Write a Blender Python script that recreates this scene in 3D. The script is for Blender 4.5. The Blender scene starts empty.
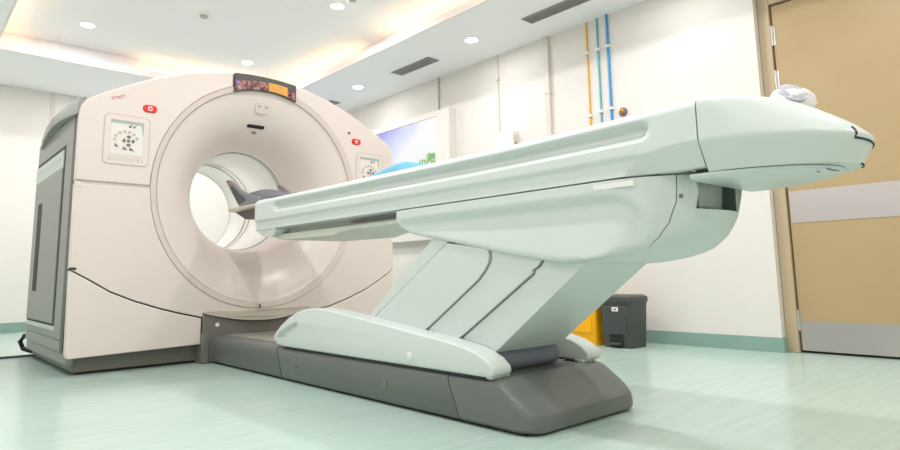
import bpy, bmesh, math, random
from mathutils import Vector, Matrix
random.seed(7)
SC = bpy.context.scene
COL = SC.collection
PI = math.pi

# ------------------------------------------------------------------ materials
def srgb(r, g, b):
    f = lambda c: (c/255/12.92) if c/255 <= .04045 else ((c/255+.055)/1.055)**2.4
    return (f(r), f(g), f(b), 1)

def mat(name, col, rough=.45, metal=0., bump=0., bscale=200., var=0., vscale=6., emit=None, estr=0., spec=.5, coat=0.):
    m = bpy.data.materials.new(name); m.use_nodes = True
    nt = m.node_tree; b = nt.nodes['Principled BSDF']
    c = srgb(*col)
    b.inputs['Base Color'].default_value = c
    b.inputs['Roughness'].default_value = rough
    b.inputs['Metallic'].default_value = metal
    b.inputs['Specular IOR Level'].default_value = spec
    b.inputs['Coat Weight'].default_value = coat
    tc = nt.nodes.new('ShaderNodeTexCoord')
    if var > 0:
        n = nt.nodes.new('ShaderNodeTexNoise'); n.inputs['Scale'].default_value = vscale; n.inputs['Detail'].default_value = 4
        nt.links.new(tc.outputs['Object'], n.inputs['Vector'])
        r = nt.nodes.new('ShaderNodeValToRGB')
        r.color_ramp.elements[0].position = .3; r.color_ramp.elements[1].position = .7
        r.color_ramp.elements[0].color = tuple(x*(1-var) for x in c[:3])+(1,)
        r.color_ramp.elements[1].color = tuple(min(1, x*(1+var)) for x in c[:3])+(1,)
        nt.links.new(n.outputs['Fac'], r.inputs['Fac']); nt.links.new(r.outputs['Color'], b.inputs['Base Color'])
    if bump > 0:
        n = nt.nodes.new('ShaderNodeTexNoise'); n.inputs['Scale'].default_value = bscale; n.inputs['Detail'].default_value = 2
        nt.links.new(tc.outputs['Object'], n.inputs['Vector'])
        bp = nt.nodes.new('ShaderNodeBump'); bp.inputs['Strength'].default_value = bump; bp.inputs['Distance'].default_value = .001
        nt.links.new(n.outputs['Fac'], bp.inputs['Height']); nt.links.new(bp.outputs['Normal'], b.inputs['Normal'])
    if emit:
        b.inputs['Emission Color'].default_value = srgb(*emit); b.inputs['Emission Strength'].default_value = estr
    return m

M = {}
M['wall'] = mat('wall_paint', (232, 227, 222), .6, bump=.05, bscale=300, var=.01)
M['ceil'] = mat('ceiling_paint', (250, 250, 253), .8)
M['fascia'] = mat('cove_paint', (240, 232, 226), .8)
M['skirt'] = mat('skirting_vinyl', (140, 170, 160), .35, var=.03)
M['gantry'] = mat('gantry_plastic', (231, 218, 211), .38, bump=.03, bscale=600)
M['dish'] = mat('dish_plastic', (231, 219, 212), .3)
M['ring'] = mat('ring_plastic', (220, 206, 198), .4)
M['tunnel'] = mat('tunnel_plastic', (240, 240, 236), .3)
M['gap'] = mat('dark_gap', (52, 60, 58), .7)
M['recess'] = mat('recess_shade', (96, 112, 105), .6)  # dark grey-green with the shade under the table top put into the colour
M['black'] = mat('black_rubber', (22, 22, 23), .6)
M['sidegrey'] = mat('side_grey', (148, 152, 145), .45, bump=.08, bscale=500)
M['sidedark'] = mat('side_dark', (62, 78, 78), .45)
M['label'] = mat('label_strip', (196, 208, 200), .4, var=.1, vscale=40)
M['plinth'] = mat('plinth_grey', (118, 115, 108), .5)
M['bed'] = mat('table_plastic', (213, 221, 218), .35, bump=.02, bscale=700)
M['bedlight'] = mat('table_plastic_light', (236, 238, 234), .35)
M['base'] = mat('base_grey', (106, 111, 108), .42, bump=.25, bscale=900)
M['basetop'] = mat('base_top_grey', (150, 146, 136), .45, var=.05, vscale=20)
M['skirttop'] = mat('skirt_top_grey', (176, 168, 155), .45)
M['rail'] = mat('rail_pale', (222, 225, 214), .4)
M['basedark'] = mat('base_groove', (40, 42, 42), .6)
M['bumper'] = mat('bumper_grey', (112, 116, 130), .5)
M['foam'] = mat('holder_grey', (140, 140, 146), .7, bump=.1)
M['foamdark'] = mat('holder_dark', (84, 92, 94), .8)
M['orange'] = mat('orange_sticker', (226, 160, 40), .5)
M['bluepad'] = mat('blue_sheet', (84, 162, 190), .6)
M['carbon'] = mat('carbon_brown', (92, 82, 80), .5)
M['cream'] = mat('cradle_cream', (226, 220, 204), .4)
M['red'] = mat('red_button', (226, 50, 42), .35)
M['white'] = mat('white_plastic', (244, 243, 240), .35)
M['redink'] = mat('red_ink', (214, 60, 100), .5)
M['greyink'] = mat('grey_ink', (196, 189, 184), .5)
M['outline'] = mat('outline_grey', (206, 196, 190), .5)
M['key'] = mat('key_beige', (200, 190, 178), .5)
M['keydark'] = mat('key_dark', (122, 117, 117), .5)
M['screen'] = mat('panel_screen', (234, 228, 222), .3)
M['screenbar'] = mat('panel_bar', (172, 186, 178), .3)
M['door'] = mat('door_laminate', (186, 160, 120), .42, var=.025, vscale=3)
M['doorframe'] = mat('door_frame_paint', (196, 176, 146), .45)
M['jamb'] = mat('jamb_paint', (226, 214, 196), .6)
M['bin'] = mat('bin_grey', (70, 72, 72), .42, var=.06, vscale=30)
M['bindark'] = mat('bin_dark', (28, 29, 30), .5)
M['yellow'] = mat('bin_yellow', (255, 182, 0), .4)
M['brass'] = mat('brass', (190, 140, 70), .3, metal=.8)
M['conduit'] = mat('conduit_paint', (222, 216, 206), .5)
M['conduitgrey'] = mat('conduit_grey', (186, 184, 178), .5)
M['py'] = mat('pipe_yellow', (238, 180, 50), .4)
M['pg'] = mat('pipe_teal', (96, 178, 190), .4)
M['pb'] = mat('pipe_blue', (60, 150, 215), .4)
M['vent'] = mat('vent_grey', (150, 150, 146), .5, metal=.2)
M['ventdark'] = mat('vent_dark', (84, 84, 82), .7)
M['hinge'] = mat('hinge_steel', (205, 203, 198), .3, metal=.7)
M['lens'] = mat('lens_grey', (190, 186, 200), .25)
M['down'] = mat('downlight_glow', (255, 255, 255), .5, emit=(255, 252, 246), estr=14)
M['warm'] = mat('led_strip_glow', (255, 255, 255), .5, emit=(255, 208, 150), estr=9)
M['violet'] = mat('indicator_glow', (80, 80, 255), .4, emit=(90, 80, 255), estr=2)

def steel():
    m = bpy.data.materials.new('brushed_steel'); m.use_nodes = True
    nt = m.node_tree; b = nt.nodes['Principled BSDF']
    b.inputs['Base Color'].default_value = srgb(206, 198, 198); b.inputs['Metallic'].default_value = .85
    b.inputs['Roughness'].default_value = .3
    tc = nt.nodes.new('ShaderNodeTexCoord'); mp = nt.nodes.new('ShaderNodeMapping'); mp.inputs['Scale'].default_value = (1, 2, 400)
    n = nt.nodes.new('ShaderNodeTexNoise'); n.inputs['Scale'].default_value = 1.5
    bp = nt.nodes.new('ShaderNodeBump'); bp.inputs['Strength'].default_value = .15; bp.inputs['Distance'].default_value = .002
    nt.links.new(tc.outputs['Object'], mp.inputs['Vector']); nt.links.new(mp.outputs['Vector'], n.inputs['Vector'])
    nt.links.new(n.outputs['Fac'], bp.inputs['Height']); nt.links.new(bp.outputs['Normal'], b.inputs['Normal'])
    return m
M['steel'] = steel()

def floor_mat():
    m = bpy.data.materials.new('green_vinyl'); m.use_nodes = True
    nt = m.node_tree; b = nt.nodes['Principled BSDF']
    tc = nt.nodes.new('ShaderNodeTexCoord'); mp = nt.nodes.new('ShaderNodeMapping')
    mp.inputs['Scale'].default_value = (1.2, 14, 1)
    n = nt.nodes.new('ShaderNodeTexNoise'); n.inputs['Scale'].default_value = 2.2; n.inputs['Detail'].default_value = 6
    r = nt.nodes.new('ShaderNodeValToRGB')
    r.color_ramp.elements[0].position = .32; r.color_ramp.elements[0].color = srgb(180, 203, 193)
    r.color_ramp.elements[1].position = .68; r.color_ramp.elements[1].color = srgb(190, 212, 202)
    nt.links.new(tc.outputs['Object'], mp.inputs['Vector']); nt.links.new(mp.outputs['Vector'], n.inputs['Vector'])
    nt.links.new(n.outputs['Fac'], r.inputs['Fac']); nt.links.new(r.outputs['Color'], b.inputs['Base Color'])
    n2 = nt.nodes.new('ShaderNodeTexNoise'); n2.inputs['Scale'].default_value = .8; n2.inputs['Detail'].default_value = 1
    nt.links.new(tc.outputs['Object'], n2.inputs['Vector'])
    mr = nt.nodes.new('ShaderNodeMapRange'); mr.inputs['To Min'].default_value = .19; mr.inputs['To Max'].default_value = .27
    nt.links.new(n2.outputs['Fac'], mr.inputs['Value']); nt.links.new(mr.outputs['Result'], b.inputs['Roughness'])
    return m
M['floor'] = floor_mat()

def picture_sky():
    """backlit photograph: violet-blue corner fading to white cloud"""
    m = bpy.data.materials.new('backlit_sky_print'); m.use_nodes = True
    nt = m.node_tree; b = nt.nodes['Principled BSDF']
    tc = nt.nodes.new('ShaderNodeTexCoord'); sx = nt.nodes.new('ShaderNodeSeparateXYZ')
    nt.links.new(tc.outputs['Object'], sx.inputs['Vector'])
    # local y runs along the wall, local z up; bluest high and far
    a = nt.nodes.new('ShaderNodeMath'); a.operation = 'MULTIPLY_ADD'; a.inputs[1].default_value = .75; a.inputs[2].default_value = -.42
    nt.links.new(sx.outputs['Y'], a.inputs[0])
    z = nt.nodes.new('ShaderNodeMath'); z.operation = 'MULTIPLY_ADD'; z.inputs[1].default_value = 1.0
    nt.links.new(sx.outputs['Z'], z.inputs[0]); nt.links.new(a.outputs[0], z.inputs[2])
    n = nt.nodes.new('ShaderNodeTexNoise'); n.inputs['Scale'].default_value = 3; n.inputs['Detail'].default_value = 3
    nt.links.new(tc.outputs['Object'], n.inputs['Vector'])
    s = nt.nodes.new('ShaderNodeMath'); s.operation = 'MULTIPLY_ADD'; s.inputs[1].default_value = .35
    nt.links.new(n.outputs['Fac'], s.inputs[0]); nt.links.new(z.outputs[0], s.inputs[2])
    r = nt.nodes.new('ShaderNodeValToRGB'); e = r.color_ramp.elements
    e[0].position = .35; e[0].color = srgb(252, 254, 255); e[1].position = 1.35; e[1].color = srgb(120, 120, 230)
    e[1].position = 1.0; e[1].color = srgb(150, 150, 238)
    k = e.new(.68); k.color = srgb(205, 215, 250)
    nt.links.new(s.outputs[0], r.inputs['Fac'])
    b.inputs['Base Color'].default_value = (.1, .1, .1, 1); b.inputs['Roughness'].default_value = .4
    nt.links.new(r.outputs['Color'], b.inputs['Emission Color']); b.inputs['Emission Strength'].default_value = .95
    return m
M['sky'] = picture_sky()
M['leaf'] = mat('print_leaf', (40, 60, 20), .4, emit=(180, 205, 120), estr=1.0)
M['leaf2'] = mat('print_leaf_green', (40, 60, 20), .4, emit=(110, 190, 130), estr=1.0)

def picture_window():
    m = bpy.data.materials.new('display_window_picture'); m.use_nodes = True
    nt = m.node_tree; b = nt.nodes['Principled BSDF']
    tc = nt.nodes.new('ShaderNodeTexCoord')
    v = nt.nodes.new('ShaderNodeTexNoise'); v.inputs['Scale'].default_value = 13; v.inputs['Detail'].default_value = 3; v.inputs['Distortion'].default_value = 2.5
    nt.links.new(tc.outputs['Object'], v.inputs['Vector'])
    r = nt.nodes.new('ShaderNodeValToRGB'); e = r.color_ramp.elements
    e[0].position = .36; e[0].color = srgb(60, 34, 42); e[1].position = .66; e[1].color = srgb(196, 150, 144)
    k = e.new(.5); k.color = srgb(140, 78, 76)
    nt.links.new(v.outputs['Fac'], r.inputs['Fac']); nt.links.new(r.outputs['Color'], b.inputs['Base Color'])
    b.inputs['Roughness'].default_value = .25
    return m
M['winpic'] = picture_window()
M['winorange'] = mat('display_window_orange', (226, 160, 62), .3, var=.12, vscale=30)
M['windark'] = mat('display_window_bezel', (74, 70, 68), .35)

# ------------------------------------------------------------------ mesh helpers
def link(name, me, m, parent=None, angle=35):
    o = bpy.data.objects.new(name, me); COL.objects.link(o)
    if m is not None: me.materials.append(M[m] if isinstance(m, str) else m)
    if parent is not None:
        o.parent = parent
        off = Vector(parent.get('_org', (0, 0, 0))); o['_org'] = tuple(off)
        me.transform(Matrix.Translation(-off))
    me.polygons.foreach_set('use_smooth', [True]*len(me.polygons))
    me.set_sharp_from_angle(angle=math.radians(angle))
    return o

def from_py(name, verts, faces, m, parent=None, angle=35, bevel=0, seg=2):
    me = bpy.data.meshes.new(name)
    bm = bmesh.new()
    vs = [bm.verts.new(v) for v in verts]
    for f in faces:
        try: bm.faces.new([vs[i] for i in f])
        except ValueError: pass
    bmesh.ops.recalc_face_normals(bm, faces=bm.faces)
    bm.to_mesh(me); bm.free()
    o = link(name, me, m, parent, angle)
    if bevel: bev(o, bevel, seg)
    return o

def bev(o, w, seg=2, ang=40):
    md = o.modifiers.new('bevel', 'BEVEL'); md.width = w; md.segments = seg; md.limit_method = 'ANGLE'; md.angle_limit = math.radians(ang)
    md.harden_normals = False
    return o

def cut(o, mb):
    """subtract a shape from a mesh object, keeping its materials"""
    c = mb.obj('cutter', None)
    md = o.modifiers.new('cut', 'BOOLEAN'); md.operation = 'DIFFERENCE'; md.object = c; md.solver = 'EXACT'
    if o.parent is not None: c.parent = o.parent; c.data.transform(Matrix.Translation(-Vector(o['_org'])))
    bpy.context.view_layer.update()
    dg = bpy.context.evaluated_depsgraph_get()
    me = bpy.data.meshes.new_from_object(o.evaluated_get(dg))
    o.modifiers.clear(); o.data = me
    me.polygons.foreach_set('use_smooth', [True]*len(me.polygons)); me.set_sharp_from_angle(angle=math.radians(35))
    bpy.data.objects.remove(c)
    return o

class MB:
    """collects simple shapes into one mesh"""
    def __init__(s): s.v = []; s.f = []
    def add(s, v, f):
        n = len(s.v); s.v += [tuple(p) for p in v]; s.f += [[i+n for i in q] for q in f]; return s
    def box(s, x0, x1, y0, y1, z0, z1):
        return s.add([(x0,y0,z0),(x1,y0,z0),(x1,y1,z0),(x0,y1,z0),(x0,y0,z1),(x1,y0,z1),(x1,y1,z1),(x0,y1,z1)],
              [(0,3,2,1),(4,5,6,7),(0,1,5,4),(1,2,6,5),(2,3,7,6),(3,0,4,7)])
    def prism(s, pts, axis, a, b):
        """2-D outline extruded along an axis: X -> pts are (y,z); Y -> (x,z); Z -> (x,y)"""
        P = {'X': lambda p, t: (t, p[0], p[1]), 'Y': lambda p, t: (p[0], t, p[1]), 'Z': lambda p, t: (p[0], p[1], t)}[axis]
        n = len(pts)
        v = [P(p, a) for p in pts]+[P(p, b) for p in pts]
        f = [list(range(n)), list(range(2*n-1, n-1, -1))]+[(i, (i+1) % n, n+(i+1) % n, n+i) for i in range(n)]
        return s.add(v, f)
    def loft(s, rings, cap=True):
        n = len(rings[0]); v = [p for r in rings for p in r]; f = []
        for i in range(len(rings)-1):
            for j in range(n):
                k = (j+1) % n
                f.append((i*n+j, i*n+k, (i+1)*n+k, (i+1)*n+j))
        if cap: f += [list(range(n)), [(len(rings)-1)*n+j for j in range(n)][::-1]]
        return s.add(v, f)
    def lathe(s, prof, c, axis='Z', n=24, cap=True):
        rings = []
        for r, t in prof:
            ring = []
            for k in range(n):
                a = 2*PI*k/n; u, w = r*math.cos(a), r*math.sin(a)
                ring.append({'Z': (c[0]+u, c[1]+w, c[2]+t), 'Y': (c[0]+u, c[1]+t, c[2]+w), 'X': (c[0]+t, c[1]+u, c[2]+w)}[axis])
            rings.append(ring)
        return s.loft(rings, cap)
    def tube(s, pts, r, n=10):
        rings = []
        pts = [Vector(p) for p in pts]
        for i, p in enumerate(pts):
            d = (pts[min(i+1, len(pts)-1)]-pts[max(i-1, 0)]).normalized()
            a = Vector((0, 0, 1)) if abs(d.z) < .9 else Vector((1, 0, 0))
            u = d.cross(a).normalized(); w = d.cross(u)
            rings.append([tuple(p+r*(math.cos(2*PI*k/n)*u+math.sin(2*PI*k/n)*w)) for k in range(n)])
        return s.loft(rings)
    def obj(s, name, m, parent=None, bevel=0, seg=2, angle=35):
        return from_py(name, s.v, s.f, m, parent, angle, bevel, seg)

def thing(name, label, cat, org, group=None):
    o = bpy.data.objects.new(name, None); COL.objects.link(o); o.location = org; o.empty_display_size = .1
    o['label'] = label; o['category'] = cat; o['_org'] = tuple(org)
    if group: o['group'] = group
    return o

def tag(o, label, cat, group=None):
    o['label'] = label; o['category'] = cat
    if group: o['group'] = group
    return o

def struct(o):
    o['kind'] = 'structure'; return o

def dup(root, loc, label, group=None):
    off = Vector(loc)-Vector(root.location)
    def cp(o, par):
        c = o.copy(); COL.objects.link(c)
        if par is not None: c.parent = par
        for ch in o.children: cp(ch, c)
        return c
    r = cp(root, None); r.location = loc; r['label'] = label
    if group: r['group'] = group
    return r

def text_mesh(s, size):
    cu = bpy.data.curves.new('t', 'FONT'); cu.body = s; cu.size = size; cu.extrude = .0006; cu.align_x = 'CENTER'; cu.align_y = 'CENTER'
    to = bpy.data.objects.new('t', cu); COL.objects.link(to)
    dg = bpy.context.evaluated_depsgraph_get(); me = bpy.data.meshes.new_from_object(to.evaluated_get(dg))
    bpy.data.objects.remove(to); return me

def letter(name, s, size, m, parent, mtx):
    me = text_mesh(s, size); me.transform(mtx); return link(name, me, m, parent)

def rrect(cx, cy, w, h, r, n=5):
    pts = []
    for (sx, sy, a0) in ((1, 1, 0), (-1, 1, 90), (-1, -1, 180), (1, -1, 270)):
        for k in range(n+1):
            a = math.radians(a0+90*k/n)
            pts.append((cx+sx*(w/2-r)+r*math.cos(a), cy+sy*(h/2-r)+r*math.sin(a)))
    return pts

def lerp(tab, y):
    """piecewise-linear table lookup, tab sorted by key"""
    if y <= tab[0][0]: return tab[0][1]
    for (a, u), (b, v) in zip(tab, tab[1:]):
        if y <= b: return u+(v-u)*(y-a)/(b-a)
    return tab[-1][1]
def sstep(t):
    t = max(0, min(1, t)); return t*t*(3-2*t)

# ================================================================== ROOM
WX, RY, LX, FY = 2.35, 3.95, -2.75, -6.2      # right wall, rear wall, left wall, floor front edge
CZ, UZ = 2.62, 2.84                            # border ceiling, raised ceiling
TX0, TX1, TY0, TY1 = -1.30, 1.40, -3.6, 2.70   # tray opening
CV = .16                                       # cove pocket depth behind the lip

struct(MB().box(LX-.1, WX+.5, FY, RY+.1, -.1, 0).obj('floor', 'floor'))
L0 = .02
c = MB()
# lowered border: four slabs that butt against each other, up to the back of the cove pocket
c.box(LX, TX0-CV, FY, RY, CZ, UZ+.1).box(TX1+CV, WX, FY, RY, CZ, UZ+.1)
c.box(TX0-CV, TX1+CV, TY1+CV, RY, CZ, UZ+.1).box(TX0-CV, TX1+CV, FY, TY0-CV, CZ, UZ+.1)
# pocket floor between the slabs and the lip
c.box(TX0-CV, TX0-L0, TY0-CV, TY1+CV, CZ, CZ+.02).box(TX1+L0, TX1+CV, TY0-CV, TY1+CV, CZ, CZ+.02)
c.box(TX0-L0, TX1+L0, TY1+L0, TY1+CV, CZ, CZ+.02).box(TX0-L0, TX1+L0, TY0-CV, TY0-L0, CZ, CZ+.02)
c.box(TX0-CV, TX1+CV, TY0-CV, TY1+CV, UZ, UZ+.1)
struct(c.obj('ceiling', 'ceil'))
f = MB()
f.box(TX0-L0, TX0, TY0-L0, TY1+L0, CZ, CZ+.068).box(TX1, TX1+L0, TY0-L0, TY1+L0, CZ, CZ+.068)
f.box(TX0, TX1, TY1, TY1+L0, CZ, CZ+.068).box(TX0, TX1, TY0-L0, TY0, CZ, CZ+.068)
struct(f.obj('trim_1', 'fascia'))

struct(MB().box(LX, WX+.1, RY, RY+.1, 0, UZ+.1).obj('wall_rear', 'wall'))
struct(MB().box(LX-.1, LX, FY, RY, 0, UZ+.1).obj('wall_left', 'wall'))
struct(MB().box(LX-.1, WX+.3, FY-.1, FY, 0, UZ+.1).obj('wall_front', 'jamb'))
DY = -2.43                                      # wall ends here, the door recess begins
DE = -4.02
w = MB().box(WX, WX+.3, DY, RY, 0, UZ+.1).box(WX, WX+.3, FY, DE, 0, UZ+.1).box(WX, WX+.3, DE, DY, 2.44, UZ+.1)
struct(w.obj('wall_right', 'wall'))
struct(MB().box(WX-.012, WX, DY, RY, 0, .092).box(WX-.012, WX+.06, DY-.012, DY, 0, .092).obj('baseboard_right', 'skirt'))
struct(MB().box(LX, WX-.012, RY-.012, RY, 0, .105).obj('baseboard_rear', 'skirt'))
# vertical joint on the rear wall
struct(MB().box(-.66, -.62, RY-.006, RY, .105, CZ).obj('trim_2', 'conduit'))

# door: recessed frame, leaf, steel bands, hinges
d = thing('door_1', 'tan single door with two brushed steel bands in the right wall', 'door', (WX+.08, -3.2, 0))
del d['label'], d['category']
struct(d)
DX = WX+.06
MB().box(DX, DX+.14, DY-.075, DY-.002, 0, 2.44).box(DX, DX+.14, DE+.002, DE+.077, 0, 2.44).box(DX, DX+.14, DE+.077, DY-.075, 2.30, 2.44).obj('door_frame', 'doorframe', d, .004)
LXF = DX+.02
leaf = MB().box(LXF, LXF+.05, DE+.082, DY-.083, .014, 2.29).obj('door_leaf', 'door', d, .003)
MB().box(LXF+.02, LXF+.1, DE+.077, DY-.075, .002, 2.30).obj('door_gap', 'black', d)
MB().box(LXF-.003, LXF, DE+.09, DY-.09, .815, 1.02).obj('steel_band', 'steel', leaf)
MB().box(LXF-.003, LXF, DE+.09, DY-.09, .016, .196).obj('kick_plate', 'steel', leaf)
for z0, z1 in ((2.01, 2.15), (1.70, 1.84), (.135, .265)):
    h = MB().tube([(LXF-.008, DY-.079, z0), (LXF-.008, DY-.079, z1)], .008)
    h.box(LXF-.004, LXF-.001, DY-.098, DY-.06, z0+.005, z1-.005)
    h.obj('hinge', 'hinge', d)

# LED strips in the cove (segments, with gaps)
def strip(p0, p1, lab):
    v = Vector(p1)-Vector(p0)
    o = MB().tube([p0, p1], .011, 8).obj('led_strip', 'warm')
    tag(o, lab, 'led strip', 'led strips in the ceiling cove'); return o
sy = TY1+.085; sx = TX1+.085; sl = TX0-.085; sz = CZ+.045
for x0, x1, lab in ((-.05, 1.25, 'warm led strip in the rear ceiling cove, right of the dim stretch'), (-1.27, -1.12, 'short warm led strip in the rear left corner of the ceiling cove')):
    strip((x0, sy, sz), (x1, sy, sz), lab)
for y0, y1, lab in ((1.05, 2.6, 'warm led strip in the right ceiling cove, nearest the scanner top'), (-1.2, .55, 'warm led strip in the right ceiling cove, nearest the picture top edge')):
    strip((sx, y0, sz), (sx, y1, sz), lab)
strip((sl, .4, sz), (sl, 2.6, sz), 'warm led strip in the left ceiling cove at the top left corner')

# downlights
def downlight(loc, lab):
    t = thing('ceiling_downlight', lab, 'downlight', loc, 'recessed ceiling downlights')
    x, y, z = loc
    MB().lathe([(.058, -.004), (.072, -.005), (.078, 0), (.058, 0)], loc, 'Z', 28, False).obj('rim', 'white', t)
    MB().lathe([(.058, -.003), (.058, -.001)], loc, 'Z', 28).obj('diffuser', 'down', t)
    return t
dl = downlight((1.87, -.19, CZ), 'downlight in the lowered ceiling between the two grey air vents')
dup(dl, (1.865, 1.62, CZ), 'downlight in the lowered ceiling just above the right shoulder of the scanner')
dup(dl, (-.69, 2.2, UZ), 'downlight in the raised ceiling at left, above the left shoulder of the scanner')
dup(dl, (.84, 2.22, UZ), 'downlight in the raised ceiling straight above the display window of the scanner')
dup(dl, (.83, .40, UZ), 'downlight in the raised ceiling at the top edge, right of the smoke detectors')

def smoke(loc, lab):
    t = thing('smoke_detector', lab, 'smoke detector', loc, 'ceiling smoke detectors')
    MB().lathe([(.055, 0), (.055, -.012), (.048, -.022)], loc, 'Z', 24).obj('base', 'white', t)
    MB().lathe([(.034, -.022), (.034, -.036), (.022, -.042)], loc, 'Z', 20).obj('sensor_head', 'conduitgrey', t)
    return t
smoke((.02, 1.28, UZ), 'small round smoke detector alone in the middle of the raised ceiling')
smoke((.83, .165, UZ), 'smoke detector cut by the top edge beside the downlight')

# air vents
def vent(x0, x1, y0, y1, lab):
    t = thing('air_vent', lab, 'air vent', ((x0+x1)/2, (y0+y1)/2, CZ), 'slotted ceiling air vents')
    z = CZ
    MB().box(x0, x1, y0, y0+.012, z-.008, z).box(x0, x1, y1-.012, y1, z-.008, z).box(x0, x0+.012, y0, y1, z-.008, z).box(x1-.012, x1, y0, y1, z-.008, z).obj('vent_frame', 'vent', t)
    MB().box(x0+.01, x1-.01, y0+.01, y1-.01, z-.0015, z).obj('vent_backing', 'ventdark', t)
    g = MB()
    for k in range(6):
        xx = x0+.012+(x1-x0-.024)*(k+.5)/6
        g.box(xx-.004, xx+.004, y0+.012, y1-.012, z-.006, z-.0015)
    ny = 24
    for k in range(ny):
        yy = y0+.012+(y1-y0-.024)*(k+.5)/ny
        g.box(x0+.012, x1-.012, yy-.003, yy+.003, z-.005, z-.0015)
    g.obj('grille', 'vent', t)
vent(1.845, 1.99, .39, .98, 'grey slotted air vent in the lowered ceiling, the smaller looking one above the lit picture')
vent(1.862, 2.0, -1.40, -.79, 'grey slotted air vent cut by the top edge of the photo, above the pipes')
vent(1.90, 2.04, 2.26, 2.85, 'air vent mostly hidden behind the right shoulder of the scanner')

# ================================================================== RIGHT WALL FITTINGS
lb = thing('picture_light_box', 'backlit picture of a blue sky in a white frame on the right wall', 'light box', (WX, 1.6, 1.0))
y0, y1, z0, z1 = .745, 2.60, 1.03, 2.168
MB().box(WX-.10, WX, .548, y0, .885, 2.228).box(WX-.10, WX, y1, y1+.19, .885, 2.228).box(WX-.10, WX, y0, y1, z1, 2.228).box(WX-.10, WX, y0, y1, .885, z0).obj('light_box_frame', 'wall', lb, .003)
PX = WX-.088
pic = MB().box(PX, WX-.001, y0, y1, z0, z1).obj('picture', 'sky', lb)
random.seed(3)
for nm, mm, cnt in (('yellow_green_leaves', 'leaf', 260), ('green_leaves', 'leaf2', 170)):
    lf = MB()
    for k in range(cnt):
        u = random.random()**.8; hh = z0+.02+(1.775-z0-.02)*u          # denser low, a rounded bush against the right edge
        half_w = .10+.30*math.sqrt(max(0, 1-u))
        yy = random.uniform(.785, .785+.07+half_w*.9) if u < .93 else random.uniform(.785, .91)
        a = random.uniform(.5, 2.6); L = random.uniform(.03, .055)
        dy, dz = math.cos(a), math.sin(a); q = .011
        yy = max(yy, .755+max(0, -dy*L)+q*1.2)
        tX = PX-.0010-.0002*(k % 8)-(.0016 if mm == 'leaf2' else 0)
        lf.prism([(yy, hh), (yy+dy*L*.5-dz*q, hh+dz*L*.5+dy*q), (yy+dy*L, hh+dz*L), (yy+dy*L*.5+dz*q, hh+dz*L*.5-dy*q)], 'X', tX-.0006, tX)
    lf.obj(nm, mm, pic)

def conduit(y, r, z0, z1, m, lab, clips, square=False):
    t = thing('wall_conduit', lab, 'conduit', (WX, y, z0), 'conduits on the right wall')
    if square: MB().box(WX-.03, WX, y-r, y+r, z0, z1).obj('channel', m, t, .004)
    else: MB().tube([(WX-r, y, z0), (WX-r, y, z1)], r, 12).obj('tube', m, t)
    for zz in clips:
        MB().box(WX-2*r-.012 if not square else WX-.036, WX, y-r-.008, y+r+.008, zz-.012, zz+.012).obj('clip', 'conduit', t, .003)
    return t
conduit(.80, .008, 2.229, CZ, 'conduitgrey', 'short grey conduit between the lit picture frame and the ceiling', (2.56, 2.42, 2.25))
conduit(-.066, .008, 1.0, CZ, 'conduit', 'thin cream conduit with a small junction clip left of the white wall box', (2.38,))
conduit(-.67, .024, 1.0, CZ, 'conduit', 'wide cream square conduit between the wall box and the coloured pipes', (2.10,), True)
def pipe(y, r, m, lab, zc):
    t = thing('wall_pipe', lab, 'pipe', (WX, y, .95), 'coloured gas pipes on the right wall')
    MB().tube([(WX-r, y, .95), (WX-r, y, CZ)], r, 12).obj('tube', m, t)
    for zz in zc:
        MB().box(WX-.032, WX, y-.02, y+.02, zz-.011, zz+.011).obj('clip', 'white', t, .003)
pipe(-1.093, .0075, 'py', 'yellow gas pipe running down the white wall, left of the two blue ones', (2.347, 1.805))
pipe(-1.199, .008, 'pg', 'thin teal gas pipe between the yellow and the bright blue pipe', (2.347, 1.82))
pipe(-1.296, .0105, 'pb', 'bright blue gas pipe, nearest the brass gas outlet', (2.347, 1.825))
g = thing('gas_outlet', 'round brass gas outlet on the white wall right of the blue pipe', 'gas outlet', (WX, -1.40, 1.776))
MB().lathe([(.034, 0), (.034, -.02), (.026, -.028)], (WX, -1.40, 1.776), 'X', 24).obj('collar', 'keydark', g)
MB().lathe([(.022, -.028), (.022, -.04), (.012, -.044)], (WX, -1.40, 1.776), 'X', 20).obj('valve', 'brass', g)
MB().lathe([(.006, -.044), (.006, -.05)], (WX, -1.40, 1.776), 'X', 12).obj('pin', 'black', g)
wb = thing('wall_box', 'small white box fixed to the wall between two conduits', 'wall box', (WX, -.18, 1.70))
MB().box(WX-.09, WX, -.30, -.075, 1.62, 1.83).obj('housing', 'white', wb, .006)
MB().box(WX-.07, WX-.02, -.3025, -.30, 1.66, 1.79).obj('side_grille', 'jamb', wb)
MB().box(WX-.055, WX-.04, -.305, -.3025, 1.70, 1.72).obj('socket_hole', 'keydark', wb)

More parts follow.
